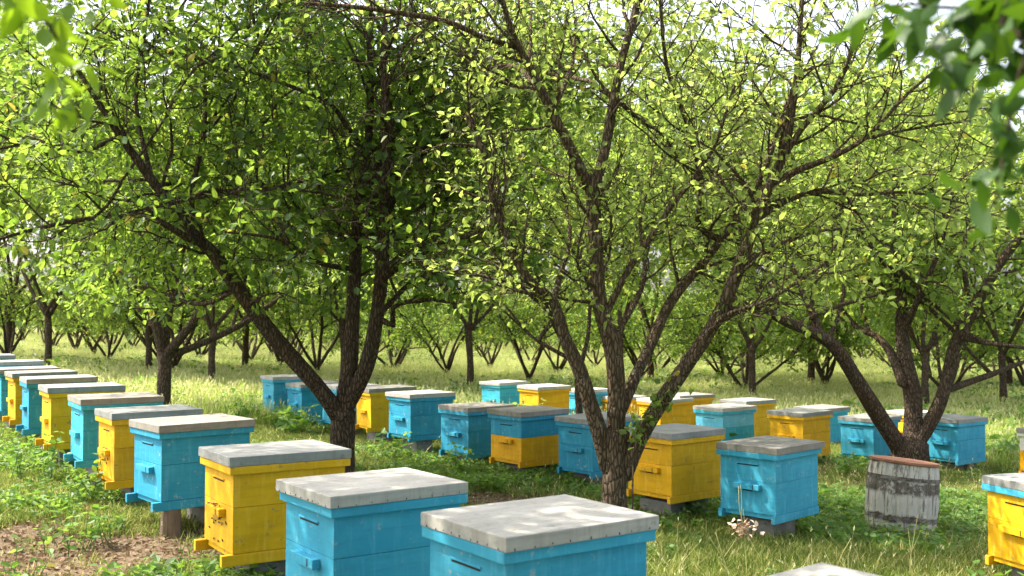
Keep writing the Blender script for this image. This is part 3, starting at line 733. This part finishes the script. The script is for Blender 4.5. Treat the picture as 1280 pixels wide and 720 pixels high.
# nearer trees whose crowns fill in between the main ones, and unseen trees added behind the camera to cast shade
NEAR = [
 (-11.6, 26.0, 4, .4, 1.15, 'tall tree farthest left beyond the end of the left row'),
 (-9.6, 27.5, 5, 1.4, 1.15, 'tall lime-leaved tree left of the small dark tree'),
 (-4.35, 27.0, 4, 2.2, 1.2, 'tall tree rising behind the big dark trunk'),
 (-6.9, 24.0, 4, 3.9, 1.1, 'tall tree behind the small dark tree'),
 (-1.05, 26.0, 4, 1.2, 1.2, 'tall tree across the meadow behind the farthest turquoise hive'),
 (2.55, 25.0, 5, 0.2, 1.2, 'tall lime-leaved tree behind the pale-barked trunk'),
 (5.9, 25.5, 5, 3.4, 1.15, 'tall lime-leaved tree behind the yellow hives of the back row'),
 (9.3, 23.5, 4, 5.0, 1.15, 'tall tree behind the multi-stemmed right-hand tree'),
 (11.8, 25.0, 5, 2.0, 1.15, 'tall lime-leaved tree near the right picture edge'),
 (-15.0, 31.0, 4, 1.1, 1.35, 'tall tree at the far left picture edge, second row beyond the hives'),
 (-8.6, 33.5, 5, 0.3, 1.4, 'tall lime-leaved tree in the second row, right of the small dark tree'),
 (4.4, 33.0, 5, 2.7, 1.4, 'tall lime-leaved tree in the second row, right of the pale-barked trunk'),
 (9.2, 32.0, 4, 1.7, 1.4, 'tall tree in the second row, left of the right-hand tree'),
 (14.8, 31.0, 5, 3.3, 1.4, 'tall lime-leaved tree in the second row near the right picture edge'),
 (-1.2, -2.6, 3, 4.0, 1.1, 'unseen shade tree added behind the camera'),
 (-4.6, -1.2, 0, 4.6, 1.1, 'unseen shade tree added behind the camera to the left'),
]
for a in NEAR: place_tree(*a)

# two trees flanking the camera: their low leafy branches hang into the top corners, their unseen crowns are laid out to shade the front hives
def near_leaves(P, Dr, size, rg, mat='leaf_near'):
    """bigger curved leaves with a few segments, for branches close to the lens"""
    V, Fq, tone = [], [], []
    prof = [0.02, .55, .95, 1.0, .78, .42, .02]
    for p, d in zip(P, Dr):
        d, u, w_ = rot_frame(d); a = rg.uniform(0, 6.28); sd_ = u * math.cos(a) + w_ * math.sin(a); nr = np.cross(sd_, d)
        L_ = size * rg.uniform(.75, 1.2); b = len(V); wd = L_ * .23; tn = rg.uniform(0, .95); bend = rg.uniform(.1, .4)
        for k, q in enumerate(prof):
            s_ = k / (len(prof) - 1); c = p + d * s_ * L_ - nr * bend * L_ * s_ * s_
            V += [c - sd_ * wd * q + nr * .12 * wd * q, c, c + sd_ * wd * q + nr * .12 * wd * q]; tone += [tn] * 3
        for k in range(len(prof) - 1):
            for j in (0, 1): Fq.append((b + k * 3 + j, b + k * 3 + j + 1, b + k * 3 + j + 4, b + k * 3 + j + 3))
    return mesh_np('leaves', np.array(V), np.array(Fq), [mat], tone=tone, smooth=True)
def flank_tree(x, y, seed, label, sprays, limb_to, leafm):
    rg = np.random.default_rng(seed); zb = float(gz(x, y)); tb = Tubes(); L = []
    o = np.array([x, y, zb])
    P, R = smooth_poly([(x, y, zb - .1), (x + .03, y, zb + .6), (x - .02, y + .05, zb + 1.1)], [.17, .14, .14], .08); tb.add(P, R, 14, rg, .06)
    for tgt in limb_to:
        st = np.array([x, y, zb + 1.05]); tg = np.array(tgt); mid = (st + tg) / 2 + np.array([0, 0, .35])
        P, R = smooth_poly([st, mid, tg], [.075, .05, .02], .12); tb.add(P, R, 9, rg, .05); L.append((P, R))
    LP, LD = foliate(L, rg, tb, l1_gap=.13, l1_len=(.6, 1.4), l2_gap=.08, leaf_gap=.03, start=.35, up=.25)
    # nothing between lens and hives: leaf positions inside the field of view close to the camera are pruned
    def infov(P, m=1.0): return (P[:, 1] > .1) & (np.abs(P[:, 0]) < .53 * P[:, 1] * m) & (P[:, 2] < .305 * P[:, 1] * m) & (P[:, 1] < 5.5)
    kp = ~infov(LP, 1.12) & (rg.uniform(size=len(LP)) < .5); LP, LD = LP[kp], LD[kp]
    root = empty('orchard_tree', (x, y, zb)); tag(root, label, 'tree', OG)
    for (pl, lv, size) in sprays:                          # low hanging branches: part with its leaves as sub-part
        P, R = smooth_poly([np.array(q) for q in pl], np.linspace(.005, .0015, len(pl)), .03)
        b = Tubes(); b.add(P - o, R, 6, rg)
        bo = link('hanging_branch', b.mesh('hanging_branch', M['bark']), root)
        link('leaves', near_leaves(np.array([q[0] for q in lv]) - o, np.array([q[1] for q in lv]), size, rg, M[leafm]), bo)
    tb.v = [v_ - o for v_ in tb.v]
    link('trunk', tb.mesh('trunk', M['bark']), root)
    link('crown', leaves_mesh('crown', LP - o, LD, .082, M['leaf_dark'], rg), root)
def spray(y, start, pts, n, seed, jit=.05):
    """branch from start (a world point off frame) through photograph positions, leaves along the visible run"""
    rg = np.random.default_rng(seed); line = [unproj(a, b, y + d) for a, b, d in pts]
    P, _ = smooth_poly(line, np.ones(len(line)), .02); lv = []
    for k in range(n):
        p = P[int(rg.uniform(0, len(P)))]; d = rg.normal(0, .7, 3); d[2] -= .9
        lv.append((p + rg.normal(0, jit, 3) * np.array([.5, .8, .3]), d))
    return [np.array(start)] + line, lv
s1 = spray(1.55, (-1.9, 1.3, 1.15), [(-60, -60, 0), (10, -10, 0), (60, 30, 0), (88, 85, .03), (98, 150, .03)], 50, 5, .04)
s2 = spray(1.75, (-1.9, 1.3, 1.15), [(-60, -50, 0), (20, -20, 0), (60, 0, .05), (100, 5, .05)], 26, 6)
s3 = spray(1.45, (1.7, 1.0, 1.0), [(1340, -60, 0), (1285, 60, 0), (1262, 150, 0), (1250, 220, .02), (1243, 255, .02)], 80, 8, .06)
s4 = spray(1.6, (1.7, 1.0, 1.0), [(1340, -60, 0), (1270, -15, 0), (1200, 10, 0), (1140, 5, .04), (1095, 10, .04)], 110, 9, .06)
s5 = spray(1.5, (1.7, 1.0, 1.0), [(1340, -60, 0), (1270, 30, 0), (1235, 50, 0), (1200, 95, .04)], 80, 10, .07)
flank_tree(-3.4, .9, 61, 'tree beside the camera whose bright leafy sprig hangs into the top left corner', [(s1[0], s1[1], .052), (s2[0], s2[1], .052)],
           [(-1.3, 4.6, 2.9), (-2.6, 3.6, 3.0), (-.6, 3.0, 2.6), (-3.2, 5.6, 3.1), (-.4, 5.2, 3.3), (-4.8, 3.0, 3.0), (-3.4, -.8, 2.6), (-2.0, 6.3, 3.6), (.6, 4.2, 3.3), (-3.9, 6.4, 3.3), (-4.6, 7.4, 3.5), (-2.6, 4.9, 3.2)], 'leaf_near')  # limbs out of view, aimed to put dappled shade on the front lids
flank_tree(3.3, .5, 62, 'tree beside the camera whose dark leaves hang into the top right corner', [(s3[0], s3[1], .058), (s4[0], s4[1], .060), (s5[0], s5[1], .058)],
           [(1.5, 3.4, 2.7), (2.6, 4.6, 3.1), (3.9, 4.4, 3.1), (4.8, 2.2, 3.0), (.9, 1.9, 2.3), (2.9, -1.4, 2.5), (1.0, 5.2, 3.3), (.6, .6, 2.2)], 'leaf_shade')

# ------------------------------------------------------------------ grass, meadow, weeds, litter (stuff)
def blades(n, h, spread, lean, wd, rg, seed_heads=0, sw=.006, sh=.05):
    V, Q, tone, mi = [], [], [], []
    for k in range(n):
        a = rg.uniform(0, 6.28); r = spread * math.sqrt(rg.uniform()); b = np.array([r * math.cos(a), r * math.sin(a), -.01])
        a2 = rg.uniform(0, 6.28); hh = h * rg.uniform(.5, 1.15); ln = lean * hh * rg.uniform(.2, 1.2)
        d = np.array([math.cos(a2), math.sin(a2), 0]); s_ = np.array([-d[1], d[0], 0]) * wd * rg.uniform(.7, 1.3)
        tn = rg.uniform(); n0 = len(V)
        for t_, wf in ((0, 1), (.5, .85), (1, .12)):
            c = b + np.array([0, 0, hh * (t_ - .12 * t_ * t_ * lean)]) + d * ln * t_ ** 2
            V += [c - s_ * wf, c + s_ * wf]; tone += [tn, tn]
        Q += [(n0, n0 + 1, n0 + 3, n0 + 2), (n0 + 2, n0 + 3, n0 + 5, n0 + 4)]; mi += [0, 0]
        if k < seed_heads:
            top = V[-1]; n1 = len(V)
            for (dx, dz) in ((-1, 0), (1, 0), (.7, 1), (-.7, 1)):
                V.append(top + s_ / wd * dx * sw + np.array([0, 0, dz * sh]) + d * dz * .02); tone.append(tn)
            Q.append((n1, n1 + 1, n1 + 2, n1 + 3)); mi.append(1)
            for (dx, dz) in ((-1, 0), (1, 0), (.7, 1), (-.7, 1)):
                V.append(top + d * dx * sw + np.array([0, 0, dz * sh - .004])); tone.append(tn)
            Q.append((n1 + 4, n1 + 5, n1 + 6, n1 + 7)); mi.append(1)
    return np.array(V), np.array(Q), np.array(tone), mi
def broad(n, h, size, rg, mat):
    """upright leafy weed: short stems with opposite leaves"""
    P, Dd = [], []
    for k in range(n):
        a = rg.uniform(0, 6.28); p = np.array([rg.normal(0, .05), rg.normal(0, .05), 0]); ln = np.array([math.cos(a) * .25, math.sin(a) * .25, 1])
        for z in np.arange(.25 * h, h, .045):
            a += 1.57 + rg.normal(0, .2)
            for s_ in (0, PI):
                P.append(p + ln * z); Dd.append([math.cos(a + s_), math.sin(a + s_), .35])
    return leaves_mesh('weed', np.array(P), np.array(Dd), size, mat, rg, width=.32, droop=.1)
rgt = np.random.default_rng(77)
def make_src(name, me):
    return bpy.data.objects.new(name, me)        # source of the ground cover only, never linked to the scene
src_short, src_meadow, src_weed, src_litter = [], [], [], []
for k in range(5):
    V, Q, tn, mi = blades(28, .075, .075, .95, .0024, rgt); src_short.append(make_src('tuft', mesh_np('tuft', V, Q, [M['grass']], tone=tn)))
for k in range(5):
    V, Q, tn, mi = blades(20, .34, .13, .7, .0058, rgt, seed_heads=5); src_meadow.append(make_src('tuft', mesh_np('tuft', V, Q, [M['meadow'], M['seed']], tone=tn, mat_idx=mi)))
for k in range(4): src_weed.append(make_src('weed', broad(3, .16, .06, rgt, M['weed'])))
for k in range(3):
    n = 10; P = np.stack([rgt.normal(0, .12, n), rgt.normal(0, .12, n), rgt.uniform(.002, .02, n)], 1); dd = rgt.normal(0, 1, (n, 3)); dd[:, 2] *= .1
    src_litter.append(make_src('litter', leaves_mesh('litter', P, dd, .036, M['litter'], rgt, droop=0)))

def scatter(name, pts, srcs, smin, smax, tilt=.12):
    n = len(pts); me = bpy.data.meshes.new(name); me.vertices.add(n); me.vertices.foreach_set('co', np.asarray(pts, np.float32).ravel())
    rg = np.random.default_rng(n)
    a = me.attributes.new('rot', 'FLOAT_VECTOR', 'POINT')
    a.data.foreach_set('vector', np.stack([rg.normal(0, tilt, n), rg.normal(0, tilt, n), rg.uniform(0, 6.28, n)], 1).astype(np.float32).ravel())
    a = me.attributes.new('scl', 'FLOAT', 'POINT'); a.data.foreach_set('value', rg.uniform(smin, smax, n).astype(np.float32))
    a = me.attributes.new('pick', 'INT', 'POINT'); a.data.foreach_set('value', rg.integers(0, len(srcs), n).astype(np.int32))
    o = link(name, me); o['kind'] = 'stuff'
    ng = bpy.data.node_groups.new(name, 'GeometryNodeTree')
    ng.interface.new_socket('Geometry', in_out='INPUT', socket_type='NodeSocketGeometry'); ng.interface.new_socket('Geometry', in_out='OUTPUT', socket_type='NodeSocketGeometry')
    N = ng.nodes.new; gi, go = N('NodeGroupInput'), N('NodeGroupOutput')
    jn = N('GeometryNodeGeometryToInstance')
    for s_ in reversed(srcs):
        oi = N('GeometryNodeObjectInfo'); oi.inputs['Object'].default_value = s_; oi.inputs['As Instance'].default_value = True
        ng.links.new(oi.outputs['Geometry'], jn.inputs[0])
    j2 = N('GeometryNodeJoinGeometry')
    for l in list(jn.inputs[0].links): ng.links.new(l.from_socket, j2.inputs[0])
    ng.nodes.remove(jn)
    def attr(nm, typ):
        q = N('GeometryNodeInputNamedAttribute'); q.data_type = typ; q.inputs['Name'].default_value = nm; return q.outputs[0]
    m2p = N('GeometryNodeMeshToPoints'); ng.links.new(gi.outputs[0], m2p.inputs[0])
    ip = N('GeometryNodeInstanceOnPoints'); ng.links.new(m2p.outputs[0], ip.inputs['Points']); ng.links.new(j2.outputs[0], ip.inputs['Instance'])
    ip.inputs['Pick Instance'].default_value = True
    ng.links.new(attr('pick', 'INT'), ip.inputs['Instance Index']); ng.links.new(attr('scl', 'FLOAT'), ip.inputs['Scale'])
    e2r = N('FunctionNodeEulerToRotation'); ng.links.new(attr('rot', 'FLOAT_VECTOR'), e2r.inputs[0]); ng.links.new(e2r.outputs[0], ip.inputs['Rotation'])
    ng.links.new(ip.outputs[0], go.inputs[0])
    md = o.modifiers.new('scatter', 'NODES'); md.node_group = ng
    return o
def vnoise(x, y, sc, seed):
    r_ = np.random.default_rng(seed); ph = r_.uniform(0, 6.28, (6, 3)); out = 0
    for k in range(6):
        f_ = sc * (1 + .55 * k); out = out + np.sin(x * f_ * math.cos(ph[k, 0]) + y * f_ * math.sin(ph[k, 0]) + ph[k, 1]) / (1 + .4 * k)
    return out / 2.6
def field(n, y0, y1, margin=1.6, pw=1.0):
    y = y0 + (y1 - y0) * rng.uniform(0, 1, n) ** pw; x = rng.uniform(-1, 1, n) * (.52 * y + margin); return x, y
def soil_amt(x, y):
    b = lambda cx, cy, rx, ry: ((x - cx) / rx) ** 2 + ((y - cy) / ry) ** 2
    r2 = np.minimum(b(-3.1, 6.5, 1.9, 1.8), np.minimum(b(.0, 9.5, .9, .8), b(4.0, 12.5, 1.3, 1.1)))
    return np.clip(1.15 - r2 + vnoise(x, y, 2.4, 5) * .85, 0, 1)
def xyz(x, y): return np.stack([x, y, gz(x, y)], 1)
# short turf among the hives
x, y = field(125000, 2.4, 22, pw=.8)
k = rng.uniform(size=len(x)) > soil_amt(x, y) * .98; k &= vnoise(x, y, 1.1, 3) > -.55 + rng.normal(0, .3, len(x)); x, y = x[k], y[k]
scatter('grass', xyz(x, y), src_short, .6, 1.5)
# tall meadow beyond and in patches
edge = lambda x, y: y - (17.2 + .0 * x)
x, y = field(90000, 11, 60, 2.5, .75)
k = (edge(x, y) + vnoise(x, y, .9, 8) * 2.5 + rng.normal(0, 1.0, len(x)) > 0); x, y = x[k], y[k]
scatter('meadow', xyz(x, y), src_meadow, .55, 1.25, .15)
x, y = field(26000, 55, 110, 4); scatter('far_meadow', xyz(x, y), src_meadow, .8, 1.8, .15)
# leafy ground weeds
x, y = field(42000, 2.4, 20, pw=.8)
k = (vnoise(x, y, .8, 12) + rng.normal(0, .25, len(x)) > .18) & (rng.uniform(size=len(x)) > soil_amt(x, y) * .97); x, y = x[k], y[k]
scatter('undergrowth', xyz(x, y), src_weed, .3, .95)
x, y = field(12000, 14, 55, 3, .75); k = vnoise(x, y, .5, 33) + rng.normal(0, .3, len(x)) > .25; x, y = x[k], y[k]
scatter('meadow_weeds', xyz(x, y), src_weed, 1.2, 2.8)
x, y = field(14000, 2.4, 14); k = rng.uniform(size=len(x)) < .12 + soil_amt(x, y) * .9; x, y = x[k], y[k]
scatter('leaf_litter', xyz(x, y), src_litter, .6, 1.2, .05)
src_straw = []
for k in range(4):
    V, Q, tn, mi = blades(5, .26, .08, 1.0, .0015, rgt, seed_heads=2, sw=.003, sh=.022); src_straw.append(make_src('straw', mesh_np('straw', V, Q, [M['straw'], M['seed']], tone=tn, mat_idx=mi)))
x, y = field(5200, 2.6, 17); k = (vnoise(x, y, .7, 21) + .35 * np.sign(x) + rng.normal(0, .4, len(x)) > .1); x, y = x[k], y[k]
scatter('straw_stalks', xyz(x, y), src_straw, .4, 1.2, .25)

# ------------------------------------------------------------------ single plants
def weed_plant(px, py, y, h, n, size, label, mat='weed', seed=0, group=None):
    rg = np.random.default_rng(seed + 500); b = unproj(px, py, y); x = b[0]; z = float(gz(x, y))
    root = empty('weed_plant', (x, y, z)); tag(root, label, 'weed', group)
    tb = Tubes(); LP, LD = [], []
    for k in range(n):
        a = rg.uniform(0, 6.28); Q = wander(np.array([rg.normal(0, .10), rg.normal(0, .10), -.02]), np.array([math.cos(a) * .5, math.sin(a) * .5, 1]), h * rg.uniform(.6, 1.1), rg, .2, .08, .06)
        tb.add(Q, np.linspace(.004, .0015, len(Q)), 5, rg); a2 = rg.uniform(0, 6)
        for q in range(2, len(Q)):
            a2 += 1.57
            for s_ in (0, PI): LP.append(Q[q]); LD.append([math.cos(a2 + s_), math.sin(a2 + s_), .3])
    link('stem', tb.mesh('stem', M['weed']), root)
    link('foliage', leaves_mesh('foliage', np.array(LP), np.array(LD), size, M[mat], rg, width=.3, droop=.2), root)
WEEDS = [
 (100, 610, 6.6, .27, 16, .06, 'bright green weed clump at the left before the amber hive'),
 (40, 640, 5.6, .26, 6, .06, 'low weed tuft on bare soil near the left edge'),
 (118, 560, 8.3, .5, 6, .07, 'tall weed growing against the turquoise hive'),
 (60, 545, 9.3, .55, 6, .07, 'weed stem before the front of the yellow hive with weeds'),
 (562, 580, 11.2, .34, 10, .07, 'leafy weed against the blue hive left of the two-tone hive'),
 (490, 560, 12.4, .36, 8, .08, 'weed clump below the deep blue hive right of the dark trunk'),
 (352, 515, 15.4, .4, 7, .09, 'weed between the two blue hives left of the dark trunk'),
 (656, 520, 16.3, .62, 14, .075, 'pale leafy plant over the front of the back-row yellow hive'),
 (1060, 545, 12.6, .3, 8, .09, 'leafy weed left of the right-hand tree beside the yellow hive'),
 (240, 700, 5.2, .3, 7, .06, 'dark weed at the foot of the nearest yellow hive'),
 (1258, 690, 5.9, .35, 8, .06, 'weed at the foot of the yellow hive with the blue rim'),
]
for k, a in enumerate(WEEDS): weed_plant(*a, mat='leaf_lime' if k == 7 else 'weed', seed=k)

def dry_stalk(px, y, h, heads, label, lean, seed):
    rg = np.random.default_rng(seed); b = unproj(px, 650, y); x = b[0]; z = float(gz(x, y))
    root = empty('dry_stalk', (x, y, z)); tag(root, label, 'plant')
    tb = Tubes(); Q = wander(np.array([0, 0, -.02]), np.array([lean, 0, 1]), h, rg, .1, .05, .05); tb.add(Q, np.linspace(.004, .002, len(Q)), 5, rg)
    for k in range(2):
        q = Q[int(len(Q) * rg.uniform(.3, .7))]; Q2 = wander(q, np.array([rg.normal(0, .5), rg.normal(0, .3), .8]), h * .35, rg, .1, .06, .05); tb.add(Q2, np.linspace(.0025, .0012, len(Q2)), 4, rg)
    link('stem', tb.mesh('stem', M['seed']), root)
    if heads:
        n = heads; c = Q[int(len(Q) * .55)]
        P = c + rg.normal(0, .034, (n, 3)) * np.array([1.2, .8, 1]); link('flower_head', leaves_mesh('flower_head', P, rg.normal(0, 1, (n, 3)), .035, PINK, rg, width=.4, droop=0), root)
t = NT('faded_petals'); t.bsdf((.62, .46, .34), .8); PINK = t.m
dry_stalk(934, 6.6, .62, 80, 'tall dry stalk with faded pinkish flower clusters before the lone blue hive', .03, 1)
dry_stalk(920, 6.2, .42, 0, 'bent straw-coloured stalk leaning left of the pinkish flower clusters', -.15, 2)
dry_stalk(1040, 6.4, .40, 0, 'thin straw-coloured stalk in the grass left of the barrel', .05, 3)
dry_stalk(1135, 6.9, .46, 0, 'thin straw-coloured stalk standing before the barrel', .08, 4)

# vine on the pale-barked trunk
def vine():
    rg = np.random.default_rng(91); line = [unproj(a, b, 8.02) for a, b in ((790, 600), (792, 560), (800, 535), (815, 515), (835, 500), (842, 480))]
    line[0][2] = float(gz(line[0][0], line[0][1])) - .02
    P, R = smooth_poly(line, np.linspace(.008, .003, 6), .04); o = P[0].copy(); tb = Tubes(); tb.add(P - o, R, 6, rg)
    root = empty('climbing_vine', tuple(o)); tag(root, 'small leafy vine climbing the right limb of the pale-barked tree', 'vine')
    link('stem', tb.mesh('stem', M['bark_pale']), root)
    n = 80; k = rg.integers(int(len(P) * .55), len(P), n); LP = P[k] - o + rg.normal(0, .05, (n, 3)) * np.array([1, .5, 1])
    link('foliage', leaves_mesh('foliage', LP, rg.normal(0, 1, (n, 3)), .065, M['leaf_mid'], rg, width=.38, droop=.3), root)
vine()

# bees on the fronts of two yellow hives
def bee_mesh():
    bm = bmesh.new()
    for (x, r_, l, mi) in ((0, .0022, .0035, 1), (.0045, .0026, .0048, 0), (-.0032, .0016, .0018, 1)):
        q = bmesh.ops.create_uvsphere(bm, u_segments=8, v_segments=6, radius=1)
        for v_ in q['verts']: v_.co = Vector((x + v_.co.x * l, v_.co.y * r_, v_.co.z * r_ + .0025))
        for f in {f for v_ in q['verts'] for f in v_.link_faces}: f.material_index = mi
    for s_ in (-1, 1):
        vs_ = [bm.verts.new(p) for p in ((.0005, s_ * .001, .0052), (.005, s_ * .0015, .0056), (.0075, s_ * .005, .0056), (.003, s_ * .0045, .0056))]
        f = bm.faces.new(vs_); f.material_index = 2
    t = NT('bee_stripes'); wv = t.n('ShaderNodeTexWave'); wv.inputs['Scale'].default_value = 200; t.l(t.mapped((1, .01, .01), rand=False), wv.inputs['Vector'])
    t.bsdf(t.mix(wv.outputs['Fac'], (.02, .012, .006), (.22, .11, .02)), .6); a = t.m
    t = NT('bee_thorax'); t.bsdf((.05, .03, .015), .8); b = t.m
    t = NT('bee_wing'); t.bsdf((.35, .33, .3), .3); c = t.m
    return bm_mesh('bee', bm, [a, b, c])
bme = bee_mesh(); rb = np.random.default_rng(3)
for hi, nb in ((2, 26), (4, 10)):
    x, y, z, yaw = HIVES[hi][:4]; c, s = math.cos(yaw), math.sin(yaw)
    for k in range(nb):
        ly, lz = (W / 2 + rb.normal(0, .09), .15 + rb.normal(0, .06)); ly = min(max(ly, .06), W - .06); lz = min(max(lz, .02), .175); lx = .0285
        if k % 3 == 0: lz = .2245; lx = rb.uniform(0, .026); ly = W / 2 + rb.uniform(-.1, .1)
        o = link('bee', bme); up = k % 3 == 0
        o.location = (x + c * lx - s * ly, y + s * lx + c * ly, z - H + lz); a = rb.uniform(0, 6.28)
        m = Matrix.Rotation(yaw, 4, 'Z') @ (Matrix.Identity(4) if up else Matrix.Rotation(-PI / 2, 4, 'Y')) @ Matrix.Rotation(a, 4, 'Z')
        o.rotation_euler = m.to_euler(); o.scale = (1.5,) * 3
        if hi == 2: tag(o, 'honeybee crawling around the entrance of the nearest yellow hive', 'bee', 'bees on the nearest yellow hive')
        else: tag(o, 'honeybee on the front of the amber hive between blue and turquoise', 'bee', 'bees on the amber hive')
